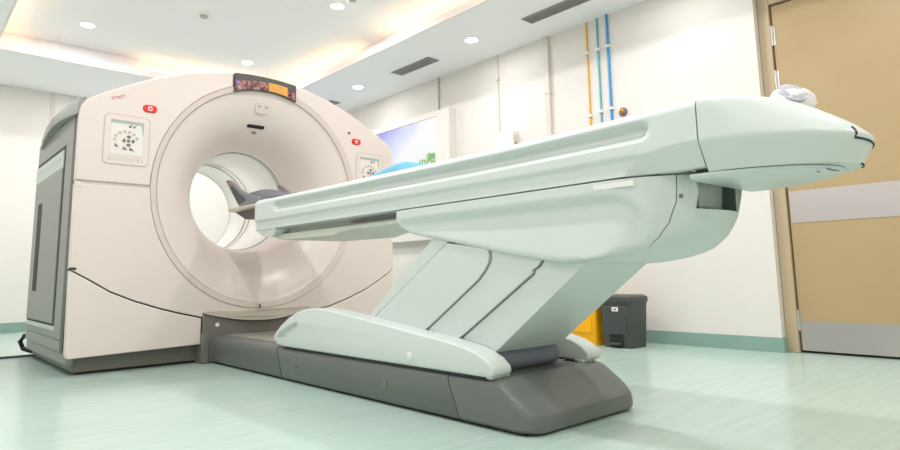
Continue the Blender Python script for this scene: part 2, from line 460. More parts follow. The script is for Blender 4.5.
# ================================================================== WASTE BINS
def waste_bin(loc, lab, m, label_sticker, s=1.0, well=True):
    t = thing('pedal_bin', lab, 'waste bin', loc, 'pedal bins by the right wall')
    X, Y, Z = loc
    def ring(z, hx, hy, dx=0, r=.02):
        return [(X+dx+p[0], Y+p[1], Z+z) for p in rrect(0, 0, 2*hx, 2*hy, r, 4)]
    a, b = .115*s, .125*s
    MB().loft([ring(0, a*.86, b*.88), ring(.01, a*.88, b*.9), ring(.30*s, a, b), ring(.31*s, a*1.01, b*1.01)]).obj('bin_body', m, t)
    # front relief frame and pedal well
    MB().box(X-a*1.0-.002, X-a*.8, Y-b*.72, Y+b*.72, Z+.09*s, Z+.285*s).obj('front_relief', m, t, .006)
    if well: MB().box(X-a*.90-.006, X-a*.7, Y-b*.42, Y+b*.42, Z+.012, Z+.085*s).obj('pedal_well', 'bindark', t, .003)
    if well: MB().box(X-a*.9-.035, X-a*.8, Y-b*.36, Y+b*.36, Z+.022, Z+.036).obj('pedal', m, t, .004)
    MB().loft([ring(.31*s, a*1.06, b*1.05), ring(.335*s, a*1.08, b*1.07), ring(.35*s, a*1.04, b*1.02), ring(.362*s, a*.88, b*.86)]).obj('lid', m, t)
    MB().box(X+a*1.0, X+a*1.22, Y-b*.85, Y-b*.5, Z+.285*s, Z+.34*s).obj('lid_hinge', m, t, .004)
    if label_sticker:
        st = MB().box(X-a*1.0-.0045, X-a*1.0-.002, Y-.03, Y+.02, Z+.25*s, Z+.278*s).obj('sticker', 'white', t)
        MB().box(X-a*1.0-.0056, X-a*1.0-.0045, Y-.018, Y-.004, Z+.258*s, Z+.27*s).obj('red_mark', 'red', st)
        MB().box(X-a*1.0-.0056, X-a*1.0-.0045, Y+.0, Y+.012, Z+.258*s, Z+.27*s).obj('green_mark', 'screenbar', st)
    return t
waste_bin((2.03, -1.50, 0), 'dark grey pedal waste bin with a small label on the front', 'bin', True)
waste_bin((2.03, -1.215, 0), 'yellow waste bin beside the dark grey one, half hidden by the table column', 'yellow', False, well=False)

# ================================================================== SCANNER GANTRY
G = thing('pet_ct_scanner', 'large white scanner ring with grey side, control panels and round tunnel', 'medical scanner', (0, .6, 0))
HW = 1.12
half = [(1.10, .118), (1.115, .16), (1.12, .35), (1.12, 1.49), (1.112, 1.528), (1.09, 1.562), (1.05, 1.592), (.97, 1.642), (.83, 1.715), (.70, 1.778), (.52, 1.845), (.36, 1.885), (.235, 1.907), (.12, 1.918)]
def outline_up(zmin):            # right side upward over the top to the left side, above zmin
    r = [(1.12, zmin)]+[p for p in half if p[1] > zmin]
    return r+[(0, 1.921)]+[(-x, z) for x, z in reversed(r)]
RC, RA, RB = (.015, 1.087), .735, .764
def rp(a, k=1.0): return (RC[0]+k*RA*math.cos(a), RC[1]+k*RB*math.sin(a))
za = 1.090; zb = 1.070
aR = math.asin((za-RC[1])/RB); aRb = math.asin((zb-RC[1])/RB)
N = 72
# window opening between ring and outline, x in [-.225,.235], removed from the upper cover
K = 1.0015
up = outline_up(za)
ringU = [rp(PI-aR-(PI-2*aR)*k/N, K) for k in range(N+1)]     # left -> right over the top
wl, wr = -.225, .236
ol = [p for p in up if p[0] < wl-.004]; orr = [p for p in up if p[0] > wr+.004]
def ztop(x):
    q = sorted(up[1:-1]); return lerp([(a, b) for a, b in q], x)
def zring(x, k=.955): return RC[1]+k*RB*math.sqrt(max(0, 1-((x-RC[0])/(k*RA))**2))
left_piece = [(wl, ztop(wl))]+ol+[p for p in ringU if p[0] < wl-.004]+[(wl, zring(wl, K))]
right_piece = orr+[(wr, ztop(wr)), (wr, zring(wr, K))]+[p for p in ringU if p[0] > wr+.004]
FD = .05
for piece in (left_piece, right_piece):
    MB().prism(piece, 'Y', 0, FD).obj('upper_cover', 'gantry', G, .008, 3)
arc = [(-1.118, .590), (-1.02, .532), (-.909, .462), (-.78, .405), (-.632, .353), (-.5, .315), (-.391, .288), (-.2, .262), (0, .252), (.2, .262), (.391, .288), (.545, .316), (.70, .365), (.86, .428), (1.0, .503), (1.06, .54), (1.118, .585)]
ringL = [rp(PI-aRb+(PI+2*aRb)*k/N, K) for k in range(N+1)]   # left -> right under
mid = [(-1.12, zb)]+arc+[(1.12, zb)]+ringL[::-1]
MB().prism(mid, 'Y', 0, FD).obj('middle_cover', 'gantry', G, .004, 2)
sk = .382
arcd = [(x, z-.009) for x, z in arc]
for s in (-1, 1):
    pts = [p for p in arcd if p[0]*s > sk]
    pts = sorted(pts, key=lambda p: -abs(p[0]))
    za_ = lerp(sorted(arcd), s*sk)
    poly = pts+[(s*sk, za_), (s*sk, .118), (s*1.09, .098), (s*1.105, .102), (s*1.113, .13)]
    MB().prism(poly, 'Y', 0, FD).obj('lower_cover', 'gantry', G, .006, 3)
# thin latch dot where the seam meets the side
MB().box(-1.121, -1.085, -.003, .004, .583, .597).obj('seam_latch', 'gap', G, .003)
for x0, x1 in ((-1.119, -.714), (.742, 1.119)):
    MB().box(x0, x1, .012, .03, 1.062, 1.097).obj('seam_strip', 'ring', G)
MB().box(-1.121, -1.09, -.004, .01, 1.050, 1.082).obj('seam_clip', 'gantry', G, .004)

# rear body: outline ring around the tunnel
NB = 120
def out_at(a, inset=0.0, zbot=.2):
    """outline point of the body in direction a from the tunnel axis"""
    full = [(-x, z) for x, z in half if z >= .15]+[]
    poly = outline_up(.2)
    poly = [(max(-HW+inset, min(HW-inset, x)), z-inset*.8 if z > 1.3 else z) for x, z in poly]
    poly = poly+[(-HW+inset, zbot), (HW-inset, zbot)]
    dx, dz = math.cos(a), math.sin(a); best = None
    n = len(poly)
    for i in range(n):
        (x1, z1), (x2, z2) = poly[i], poly[(i+1) % n]
        ex, ez = x2-x1, z2-z1; den = dx*ez-dz*ex
        if abs(den) < 1e-9: continue
        px, pz = x1-TC[0], z1-TC[1]
        t = (px*ez-pz*ex)/den; u = (px*dz-pz*dx)/den
        if t > 0 and -1e-6 <= u <= 1+1e-6 and (best is None or t < best): best = t
    return (TC[0]+best*dx, TC[1]+best*dz)
TC, TR = (0, 1.087), .36
rings = []
BY0, BY1 = FD+.01, 1.46
angs = [2*PI*k/NB for k in range(NB)]
def oring(y, inset): return [(*[out_at(a, inset)[0]], y, out_at(a, inset)[1]) for a in angs]
def cring(y, r): return [(TC[0]+r*math.cos(a), y, TC[1]+r*math.sin(a)) for a in angs]
rb = MB().loft([cring(BY0+.3, TR+.03), cring(BY0+.25, .5), oring(BY0, .12), oring(BY0, .035), oring(BY1-.05, .035), oring(BY1, .075), cring(BY1, TR+.03), cring(BY0+.3, TR+.03)], False)
rb.obj('rear_body', 'sidegrey', G, angle=50)
# backing behind the cover seams
MB().loft([[(x, .036, z) for x, z in (rp(a, 1.02) for a in angs)], [(*[out_at(a, .03, .14)[0]], .036, out_at(a, .03, .14)[1]) for a in angs], [(*[out_at(a, .03, .14)[0]], .049, out_at(a, .03, .14)[1]) for a in angs], [(x, .049, z) for x, z in (rp(a, 1.02) for a in angs)]], False).obj('seam_backing', 'gap', G)

# dish: elliptical outer ring blending to the circular tunnel mouth
def ering(k, y, s):
    """s=0 outer ellipse, s=1 tunnel circle; k scales"""
    out = []
    for j in range(NB):
        a = angs[j]
        ex, ez = rp(a, k); cx, cz = TC[0]+TR*math.cos(a), TC[1]+TR*math.sin(a)
        out.append((ex+(cx-ex)*s, y, ez+(cz-ez)*s))
    return out
MB().loft([ering(1, .06, 0), ering(1, -.001, 0), ering(.997, -.004, 0), ering(.957, .002, 0), ering(.950, .010, 0), ering(.946, .022, 0), ering(.945, .06, 0)], False).obj('dish_rim', 'ring', G)
prof = [(0, .012), (.015, .016), (.08, .022), (.18, .034), (.30, .052), (.45, .083), (.58, .118), (.70, .162), (.80, .212), (.88, .262), (.94, .305), (.98, .340), (1.0, .375)]
def dring(s, y):
    out = []
    for a in angs:
        ex, ez = rp(a, .947); cx, cz = TC[0]+TR*math.cos(a), TC[1]+TR*math.sin(a)
        out.append((ex+(cx-ex)*s, y, ez+(cz-ez)*s))
    return out
dish = MB().loft([dring(s, y) for s, y in prof], False).obj('dish', 'dish', G, angle=60)
# tunnel with joint rings
MB().loft([cring(.375, TR), cring(.43, TR), cring(.45, TR+.004), cring(BY1-.03, TR+.004), cring(BY1, TR+.03)], False).obj('bore_tunnel', 'tunnel', G)
for y0_, y1_, mm in ((.405, .411, 'gap'), (.44, .446, 'greyink'), (.98, .99, 'ring'), (1.06, 1.075, 'greyink'), (BY1-.05, BY1-.044, 'ring')):
    MB().loft([cring(y0_, TR+.001), cring(y0_, TR-.0025), cring(y1_, TR-.0025), cring(y1_, TR+.001)], False).obj('joint_ring', mm, G)
# small joint tick and scuffs under the rim
MB().box(-.002, .002, -.0155, .0, .322, .350).obj('rim_joint', 'gap', G)

# display window on top
def strip_poly(x0, x1, f0, f1, n=14):
    """band between ring (0) and outline (1)"""
    xs = [x0+(x1-x0)*k/n for k in range(n+1)]
    g_ = lambda x, f: zring(x)+(ztop(x)-zring(x))*f
    return [(x, g_(x, f0)) for x in xs]+[(x, g_(x, f1)) for x in reversed(xs)]
win = MB().prism(strip_poly(wl+.002, wr-.002, .0, .99), 'Y', -.016, FD).obj('display_window', 'windark', G, .003)
MB().prism(strip_poly(wl+.006, .015, .05, .60), 'Y', -.019, -.015).obj('picture_panel', 'winpic', win)
MB().prism(strip_poly(.02, .165, .07, .66), 'Y', -.0195, -.015).obj('orange_panel', 'winorange', win)
MB().prism(strip_poly(.168, wr-.008, .05, .50), 'Y', -.019, -.015).obj('picture_panel', 'winpic', win)
MB().lathe([(.008, -.016), (.007, -.022)], (wl+.022, 0, zring(-.2)+.062), 'Y', 12).obj('indicator_light', 'violet', win)

# sensor box and slot on the upper dish
def dish_y(r):        # profile depth at radius fraction above the tunnel (x = 0)
    zo = RC[1]+.947*RB; zi = TC[1]+TR
    s = (zo-r)/(zo-zi); return lerp(prof, s)
def tilt_at(z):
    return math.atan2(dish_y(z-.03)-dish_y(z+.03), .06)
def on_dish(pts, z, x, t0, t1):
    th = tilt_at(z); y = dish_y(z)
    out = []
    for t in (t0, t1):
        out.append([(x+p[0], y+(-p[1])*math.sin(th)-t*math.cos(th), z+p[1]*math.cos(th)-t*math.sin(th)) for p in pts])
    return out
sb = MB().loft(on_dish(rrect(0, 0, .105, .088, .03), 1.715, .005, 0.0, .010)).obj('sensor_box', 'gantry', G, .003)
for dx in (-.025, .025):
    MB().loft(on_dish(rrect(dx, .008, .022, .022, .0109), 1.715, .005, .009, .0125)).obj('sensor', 'conduitgrey', sb)
MB().loft(on_dish(rrect(-.028, -.026, .008, .008, .0039), 1.715, .005, .009, .0125)).obj('indicator', 'conduitgrey', sb)
MB().loft(on_dish(rrect(0, 0, .128, .026, .008), 1.592, -.005, 0.0, .006)).obj('microphone_slot', 'black', G)
MB().loft(on_dish(rrect(0, 0, .03, .016, .004), 1.555, -.0, 0.0, .006)).obj('camera_eye', 'keydark', G)

# emergency stops
for x, z in ((-.746, 1.565), (.763, 1.562)):
    e = MB().prism(rrect(x, z, .082, .047, .022), 'Y', -.008, .004).obj('emergency_button', 'red', G, .004)
    MB().lathe([(.014, -.008), (.012, -.011)], (x, 0, z), 'Y', 18).obj('button_cap', 'white', e)
    MB().lathe([(.008, -.011), (.007, -.0125)], (x, 0, z), 'Y', 14).obj('button_centre', 'red', e)
MB().lathe([(.011, .002), (.011, -.004), (.007, -.006)], (.699, 0, 1.624), 'Y', 14).obj('screw', 'keydark', G)

# control panels
def control_panel(cx, cz):
    w_, h_ = .245, .295
    fr = MB().prism(rrect(cx, cz, w_, h_, .028), 'Y', -.003, .004).obj('control_panel', 'gantry', G, .0015)
    g = MB()
    a, b = rrect(cx, cz, w_, h_, .028), rrect(cx, cz, w_+.008, h_+.008, .031)
    n = len(a)
    g.loft([[(p[0], -.0005, p[1]) for p in a], [(p[0], -.0036, p[1]) for p in a], [(p[0], -.0036, p[1]) for p in b], [(p[0], -.0005, p[1]) for p in b]], False)
    g.obj('panel_outline', 'outline', fr)
    MB().box(cx-.088, cx+.088, -.0045, -.002, cz-.088, cz+.112).obj('touch_panel', 'screen', fr)
    bar = MB().box(cx-.09, cx+.09, -.006, -.004, cz+.098, cz+.117); bar.prism([(cx+.076, cz+.098), (cx+.09, cz+.098), (cx+.09, cz+.03)], 'Y', -.006, -.004)
    bar.obj('panel_bar', 'screenbar', fr)
    for dx, col in ((.012, 'sidedark'), (.035, 'keydark')):
        q = MB(); q.lathe([(.0065, -.0045), (.006, -.0065)], (cx+dx, 0, cz+.082), 'Y', 10)
        q.prism([(cx+dx+.004, cz+.085), (cx+dx+.012, cz+.098), (cx+dx+.014, cz+.096), (cx+dx+.008, cz+.083)], 'Y', -.0065, -.0045)
        q.obj('indicator', col, fr)
    kx, kz = cx+.005, cz-.005
    for dx, dz in ((-.072, .002), (-.066, .026), (-.044, .046), (-.018, .056), (.008, .054), (.032, .043), (.05, .02)):
        MB().lathe([(.0095, -.0045), (.0085, -.0075)], (kx+dx, 0, kz+dz), 'Y', 14).obj('round_key', 'key', fr)
    for k in range(4):
        a = PI/2*k; u, v = math.cos(a), math.sin(a)
        R_ = lambda p: (kx+.004+p[0]*u-p[1]*v, kz+.0+p[0]*v+p[1]*u)
        MB().prism([R_((.016, -.004)), R_((.024, -.014)), R_((.034, -.004)), R_((.034, .004)), R_((.024, .014)), R_((.016, .004))], 'Y', -.0075, -.0045).obj('arrow_key', 'keydark', fr)
    MB().lathe([(.010, -.0045), (.009, -.0075)], (kx+.004, 0, kz), 'Y', 14).obj('centre_key', 'keydark', fr)
    for dx, dz, w2 in ((-.060, -.032, .02), (-.013, -.046, .026), (.024, -.048, .028)):
        MB().prism([(kx+dx-w2/2, kz+dz+.011), (kx+dx+w2/2, kz+dz-.009), (kx+dx-w2/2, kz+dz-.009)], 'Y', -.0075, -.0045).obj('corner_key', 'keydark', fr)
    MB().box(cx-.095, cx+.095, -.0038, -.003, cz-.103, cz-.1015).obj('rule_line', 'greyink', fr)
    mt = Matrix.Translation((cx, -.0036, cz-.122)) @ Matrix.Rotation(PI/2, 4, 'X')
    letter('lettering', 'D I S C O V E R Y', .026, 'greyink', fr, mt)
control_panel(-.866, 1.352)
control_panel(.890, 1.332)
# small red lettering near the top left
mt = Matrix.Translation((-.925, -.0012, 1.606)) @ Matrix.Rotation(PI/2, 4, 'X') @ Matrix.Rotation(math.radians(20), 4, 'Z')
letter('red_lettering', 'XTACT', .024, 'redink', G, mt)

# bottom skirt panel facing the table
zt = .30
sk_pts = []
def skring(z, y, bow):
    xs = [-.378+.756*k/24 for k in range(25)]
    return xs
n = 24
xs = [-.376+.752*k/n for k in range(n+1)]
bow = lambda x: 1-(x/.376)**2
v = []; fcs = []
rowsdef = [(lambda x: -.012-.030*bow(x), lambda x: 0.0), (lambda x: -.012-.030*bow(x), lambda x: .305-.060*bow(x))]
m_ = MB()
m_.loft([[(x, rowsdef[0][0](x), 0.006) for x in xs]+[(x, .12, 0.006) for x in reversed(xs)], [(x, rowsdef[1][0](x), rowsdef[1][1](x)) for x in xs]+[(x, .12, rowsdef[1][1](x)) for x in reversed(xs)]])
m_.obj('skirt_panel', 'plinth', G, .003)
m_ = MB()
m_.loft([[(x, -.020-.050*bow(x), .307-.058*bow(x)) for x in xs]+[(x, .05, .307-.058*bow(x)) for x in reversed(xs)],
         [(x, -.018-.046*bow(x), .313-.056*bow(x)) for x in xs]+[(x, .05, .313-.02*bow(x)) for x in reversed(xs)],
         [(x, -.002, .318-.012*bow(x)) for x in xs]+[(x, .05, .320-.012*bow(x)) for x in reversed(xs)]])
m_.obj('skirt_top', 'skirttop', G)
MB().lathe([(.013, 0), (.013, -.006), (.009, -.008)], (-.29, -.022, .232), 'Y', 14).obj('screw', 'white', G)
MB().box(-.383, -.335, -.03, .10, .0, .185).obj('skirt_step', 'plinth', G, .008)

# plinth
MB().box(-1.06, 1.06, .08, 1.34, .012, .115).obj('plinth', 'plinth', G, .008)
MB().box(-1.03, 1.03, .11, 1.31, 0, .012).obj('plinth_foot', 'black', G)
MB().box(-1.098, -1.055, .06, 1.33, .055, .125).obj('side_skirt', 'sidegrey', G, .012)

# left side panel (grey)
sp = MB().box(-1.116, -1.07, .135, 1.275, .19, 1.50).obj('side_panel', 'sidegrey', G, .008)
MB().box(-1.1175, -1.08, .052, .134, .13, 1.50).obj('front_edge_strip', 'sidedark', sp, .004)
MB().box(-1.112, -1.07, .14, 1.30, .125, .19).obj('side_lower_band', 'sidegrey', sp, .006)
MB().box(-1.1185, -1.10, .33, 1.25, .255, 1.345).obj('side_door_gap', 'gap', sp)
dr = MB().prism([(.36, .275), (1.245, .275), (1.245, 1.21), (.36, 1.21)], 'X', -1.124, -1.10).obj('side_door', 'sidegrey', sp, .005)
MB().box(-1.1255, -1.12, .94, 1.09, .46, 1.05).obj('handle_recess', 'gap', dr, .002)
ls = MB().box(-1.126, -1.10, .345, 1.248, 1.205, 1.318).obj('label_strip', 'label', sp, .003)
for k in range(9):
    MB().box(-1.1272, -1.126, .42+k*.085, .46+k*.085, 1.255, 1.285).obj('strip_mark', 'screenbar', ls)
MB().box(-1.1215, -1.10, .30, 1.26, .235, .262).obj('side_ledge', 'label', sp, .004)
# overhanging top cap, bulged
ring_ = []
ys = [.02+1.12*k/20 for k in range(21)]
cap = MB()
bz = lambda y: .035*math.sin(PI*max(0, min(1, (y-.02)/1.12)))
bl = lambda y: .012+.03*math.sin(PI*max(0, min(1, (y-.02)/1.12)))
cap.loft([[(-1.09, y, 1.585-.03*(y-.02)/1.12+bz(y)), (-1.112-bl(y)*.6, y, 1.568-.033*(y-.02)/1.12+bz(y)), (-1.116-bl(y), y, 1.54-.035*(y-.02)/1.12+bz(y)), (-1.116-bl(y), y, 1.478-.028*(y-.02)/1.12+bz(y)), (-1.08, y, 1.478-.028*(y-.02)/1.12+bz(y))] for y in ys])
cap.obj('side_top_cap', 'sidegrey', G)
# small rear cable loop
MB().tube([(-1.06, 1.36, .15), (-1.10, 1.42, .14), (-1.12, 1.45, .10), (-1.10, 1.44, .05), (-1.05, 1.38, .03)], .016).obj('cable_loop', 'black', G)

# ================================================================== PATIENT TABLE
T = thing('patient_table', 'long pale green patient table on a slanted column and grey base', 'patient table', (0, -1.6, 0))
# --- base covers
BW = .322
def base_section(y, w=BW, zt=.163):
    return [(-w+.010, y, .010), (-w, y, .020), (-w+.003, y, zt-.03), (-w+.008, y, zt-.012), (-w+.025, y, zt), (-w+.09, y, zt+.003), (w-.09, y, zt+.003), (w-.025, y, zt), (w-.008, y, zt-.012), (w-.003, y, zt-.03), (w, y, .020), (w-.010, y, .010)]
def slant(y, k):   # section whose bottom is further from the scanner than its top
    return [(p[0], y+(p[2]-.02)*k, p[2]) for p in base_section(0)]
MB().loft([base_section(-.035), base_section(-.5), slant(-.953, .5)]).obj('base_front_cover', 'base', T, angle=50)
MB().loft([slant(-.963, .5), slant(-1.4, .3), slant(-2.02, .2), slant(-2.29, .5)]).obj('base_middle_cover', 'base', T, angle=50)
EY0, EY1 = -2.30, -2.625
secs = [slant(-2.295, .5)]
for k in range(1, 29):
    t = k/28; y = EY0+(EY1-EY0)*t
    u = max(0, (t-.74)/.26); w_ = BW-.06*(1-math.sqrt(max(0, 1-u*u)))
    ztp = lerp([(0, .163), (.50, .163), (.55, .159), (.60, .150), (.90, .084), (.94, .075), (.98, .069), (1, .060)], t)
    secs.append(base_section(y, w_, ztp))
MB().loft(secs).obj('base_end_cover', 'base', T, angle=40)
MB().box(-BW+.02, BW-.02, -2.58, -.04, 0, .03).obj('base_foot', 'black', T)
MB().box(-BW+.014, BW-.014, -2.35, -.05, .02, .150).obj('base_core', 'basedark', T)
MB().box(-.24, .24, -2.36, -.06, .160, .171).obj('base_top_plate', 'basetop', T, .003)
for y, z in ((-1.093, .085), (-1.85, .08)):
    MB().lathe([(.016, 0), (.016, -.004), (.012, -.006)], (-BW+.002, y, z), 'X', 16).obj('bolt_cap', 'plinth', T)
for x in (-.165, .185):
    MB().lathe([(.016, .004), (.016, -.004), (.012, -.006)], (x, -2.618, .045), 'Y', 16).obj('bolt_cap', 'plinth', T)
# --- fairings each side of the column
fpts = [(-.853, .204), (-.872, .232), (-.93, .272), (-1.014, .315), (-1.11, .350), (-1.20, .367), (-1.30, .372), (-1.42, .365), (-1.53, .355), (-1.937, .311), (-2.237, .279), (-2.36, .263), (-2.43, .249), (-2.487, .229), (-2.525, .205), (-2.532, .190), (-2.524, .175), (-2.50, .170), (-.95, .170), (-.90, .176)]
fpts = [(y if y > -2.2 else -2.2+(y+2.2)*.80, z) for y, z in fpts]
for s in (-1, 1):
    sh = MB().prism(fpts, 'X', s*.225, s*.322).obj('fairing', 'bed', T, .018, 3)
    cut(sh, MB().loft([[(s*.336, y, z) for y, z in ((-.880, .205), (-.975, .200), (-1.135, .276), (-1.125, .312), (-1.02, .288), (-.91, .242))],
                       [(s*.304, y, z) for y, z in ((-.912, .216), (-.965, .213), (-1.09, .280), (-1.088, .288), (-1.02, .270), (-.93, .230))]]))
    MB().lathe([(.017, 0), (.017, s*.003), (.014, s*.004)], (s*.322, -2.013, .208), 'X', 18).obj('fairing_cap', 'bedlight', sh)
    MB().box(min(s*.215, s*.31), max(s*.215, s*.31), -2.445, -2.40, .163, .176).obj('fairing_foot', 'bedlight', sh, .004)
    MB().box(min(s*.215, s*.312), max(s*.215, s*.312), -2.42, -.97, .160, .171).obj('fairing_gap', 'basedark', sh)
# --- lifting column: telescoping slanted slats
def colm(name, pts, w_, m='bed', bv=.0025, far=.03):
    return MB().prism(pts, 'X', -w_, w_-far).obj(name, m, T, bv, 2)
def L(a, b, z):  # point on line a-b at height z
    t = (z-a[1])/(b[1]-a[1]); return (a[0]+t*(b[0]-a[0]), z)
zl, zh = .172, .67
e1 = ((-1.60, .335), (-2.035, .65)); s1 = ((-1.665, .345), (-2.104, .62)); s2 = ((-2.017, .306), (-2.315, .50)); s3 = ((-2.206, .283), (-2.591, .532)); e2 = ((-2.41, .262), (-2.79, .55))
colm('column_front_slat', [L(*e1, zl), L(*e1, zh), L(*s1, zh), L(*s1, zl)], .236)
g_ = .008
s1b = tuple((y-g_, z) for y, z in s1)
k2 = [(-2.315, .50), (-2.352, .535), (-2.374, .565), (-2.378, .585), (-2.373, .615)]
colm('column_slat', [L(*s1b, zl), L(*s1b, .645)]+k2[::-1]+[L(*s2, zl)], .240)
k3 = [(-2.575, .522), (-2.572, .532), (-2.598, .545), (-2.615, .565), (-2.62, .585)]
gp = .008
sh_ = lambda pts: [(y-gp, z) for y, z in pts]
colm('column_slat', [(L(*s2, zl)[0]-gp, zl)]+sh_(k2)+k3[::-1]+[L(*s3, zl)], .232)
colm('column_rear_slat', [(L(*s3, .20)[0]-gp, .20), (L(*s3, .52)[0]-gp, .52)]+sh_(k3[1:])+[L(*e2, .575), L(*e2, .20)], .222, far=.07)
MB().prism([L(*s1, zl), L(*s1, .61), (-2.37, .603), (-2.64, .572), (L(*s3, zl)[0]-.04, zl)], 'X', -.214, .14).obj('column_core', 'gap', T)
MB().prism(rrect(-2.360, .207, .08, .072, .03), 'X', -.22, .13).obj('column_bumper', 'bumper', T, .01, 3)
# --- housing under the table top
zbt = [(-3.335, .76), (-3.325, .72), (-3.30, .675), (-3.25, .625), (-3.18, .585), (-3.10, .562), (-3.0, .549), (-2.85, .548), (-2.70, .556), (-2.45, .592), (-2.18, .645), (-2.0, .678), (-1.92, .700), (-1.88, .728), (-1.86, .76)]
HTOP = .797
HWD = .262
# the tail closes in plan along an ellipse; at lower heights the ellipse starts earlier and is shorter
Y0T = [(.546, -2.55), (.548, -2.62), (.552, -2.70), (.556, -2.77), (.562, -2.82), (.57, -2.86), (.58, -2.88), (.595, -2.90), (.80, -2.90)]
LT = [(.546, .20), (.548, .20), (.552, .207), (.556, .145), (.562, .137), (.57, .134), (.58, .155), (.595, .173), (.61, .197), (.63, .223), (.65, .240), (.675, .256), (.70, .268), (.725, .275), (.75, .282), (.775, .286), (.80, .289)]
zbt = [(-2.72, .551), (-2.60, .567), (-2.45, .592), (-2.18, .645), (-2.0, .678), (-1.92, .697), (-1.86, .722), (-1.825, .755), (-1.815, .775)]
def tail_bottom(y):
    lo, hi = .546, HTOP
    if y > Y0T[0][1]-LT[0][1]: return .546
    for _ in range(40):
        m = (lo+hi)/2
        if lerp(Y0T, m)-lerp(LT, m) <= y: hi = m
        else: lo = m
    return hi
def house_bottom(y): return max(lerp(zbt, y), tail_bottom(y)) if y > -2.8 else tail_bottom(y)
def hW(y):
    d0 = (-1.815-y)/.12
    return HWD-(.035*(1-math.sqrt(max(0, 1-(1-d0)**2))) if d0 < 1 else 0)
def plan_w(y, z):
    d = lerp(Y0T, z)-y
    return 1. if d <= 0 else math.sqrt(max(0., 1-(d/lerp(LT, z))**2))
def house_section(y, ny=44):
    zb_ = house_bottom(y)+.0005; H = HTOP-zb_; W = hW(y); rr = min(.028, H*.4)
    def indent(z):       # scooped side panel: rounded box in (y, z)
        zl_ = lerp(zbt, y); zlow = zl_-.010; zhi = .757
        dy = abs(y+2.44)-.575; dz = max(z-zhi, zlow-z)
        r = min(.11, max(.01, (zhi-zlow)/2)); dy += r; dz += r
        sd = math.hypot(max(dy, 0), max(dz, 0))+min(max(dy, dz), 0)-r
        t = max(0, min(1, (z-zl_)/(zhi-zl_)))
        return .026*sstep((-sd+.008)/.045)*(.35+.65*t)
    side = []
    for k in range(ny):
        z = zb_+H*(1-k/(ny-1))**1.4
        q = max(0, (zb_+rr-z)/rr)
        side.append((max(.002, W*plan_w(y, z)-indent(z)-rr*(1-math.sqrt(max(0, 1-q*q)))), z))
    return [(-x, y, z) for x, z in side]+[(x, y, z) for x, z in reversed(side)]
ys = [-1.816, -1.819, -1.824, -1.831, -1.84, -1.85]+[-1.861-.02*k for k in range(50)]+[-2.86-.0085*k for k in range(38)]
ys = [y for y in ys if y > -3.182]+[-3.183, -3.186]
rings_ = [house_section(y) for y in ys]
def wedge(off, back):   # half space on one side of the slanted seam
    pr_ = [(-3.098+off, .86), (-3.096+off, .78), (-3.090+off, .72), (-3.066+off, .66), (-3.035+off, .62), (-2.99+off, .58), (-2.90+off, .50)]
    far = -4.0 if back else -1.0
    return MB().prism(pr_+[(far, .50), (far, .86)], 'X', -.5, .5)
fr_ = MB().loft(rings_).obj('housing', 'bed', T, angle=50); cut(fr_, wedge(.0015, True))
rear = MB().loft(rings_).obj('housing_rear_cover', 'bed', T, angle=50); cut(rear, wedge(-.0015, False))
cut(rear, MB().box(-.4, .125, -3.4, -3.135, .698, .86))
cut(rear, MB().box(-.142, .118, -3.4, -3.05, .7, .86))
MB().prism([(-3.06, .70), (-3.03, .66), (-3.02, .66), (-3.02, .79), (-3.06, .79)], 'X', -.13, .12).obj('housing_core', 'gap', T)
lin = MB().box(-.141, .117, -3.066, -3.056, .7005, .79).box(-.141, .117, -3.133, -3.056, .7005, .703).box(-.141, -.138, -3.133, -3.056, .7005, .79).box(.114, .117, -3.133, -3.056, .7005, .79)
lin.obj('housing_recess', 'recess', T)  # dark liner, the pocket's shade is put into its colour
MB().box(-.20, .20, -3.14, -2.86, .798, .8035).obj('top_underside', 'recess', T)  # added dark plate standing in for the shadow beneath the table top
for s in (-1, 1):
    MB().box(s*HWD-.0015, s*HWD+.0015, -3.0, -2.86, .772, .788).obj('housing_label', 'bedlight', T)
    MB().lathe([(.007, -.002), (.006, s*.004)], (s*.184, -3.104, .735), 'X', 12).obj('housing_screw', 'keydark', T)
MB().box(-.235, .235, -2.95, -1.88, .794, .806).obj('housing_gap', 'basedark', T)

# --- table top shell with a long groove in each side
W0, ZT, ZB = .262, .980, .804
def facet_top(y):   # height below which the side turns in, swooping up towards the foot
    if y > -2.97: return ZB
    t = min(1, (-2.97-y)/.20); return ZB+.064*math.sqrt(max(0, 1-(1-t)**2))
def top_half(y, W, zt_, zb_, groove=True, foot=False):
    zf = .868 if foot else facet_top(y)
    out = [(0, ZT-.025), (W0-.075, ZT-.025), (W0-.062, ZT-.004), (W0-.04, ZT), (W0-.022, ZT-.002), (W0-.010, ZT-.008), (W0-.003, ZT-.018)]
    NZ = 44
    for k in range(NZ+1):
        z = ZT-.024-(ZT-.024-ZB)*k/NZ
        off = 0
        if groove:
            # capsule (y,z)
            ya, yb, zc, r = -.735, -3.025, .921, .031
            yy = max(yb, min(ya, y)); sd = math.hypot(y-yy, z-zc)-r
            off += .027*sstep((-sd+.002)/(.022 if z > zc else .034))
        # soft ledge under the groove
        off += .010*sstep((.862-z)/.02)*(0 if foot else sstep((y+3.08)/.12))
        if z < zf: off += (zf-z)*.62
        out.append((W0-off, z))
    out += [(W0-.05, ZB-.002), (0, ZB-.002)]
    res_ = []
    for x, z in out:
        f_ = (z-ZB)/(ZT-ZB)
        res_.append((x*W/W0, zb_+f_*(zt_-zb_)))
    return res_
def full(y, *a, **k):
    h = top_half(y, *a, **k)
    return [(-x, y, z) for x, z in h]+[(x, y, z) for x, z in reversed(h[1:-1])]
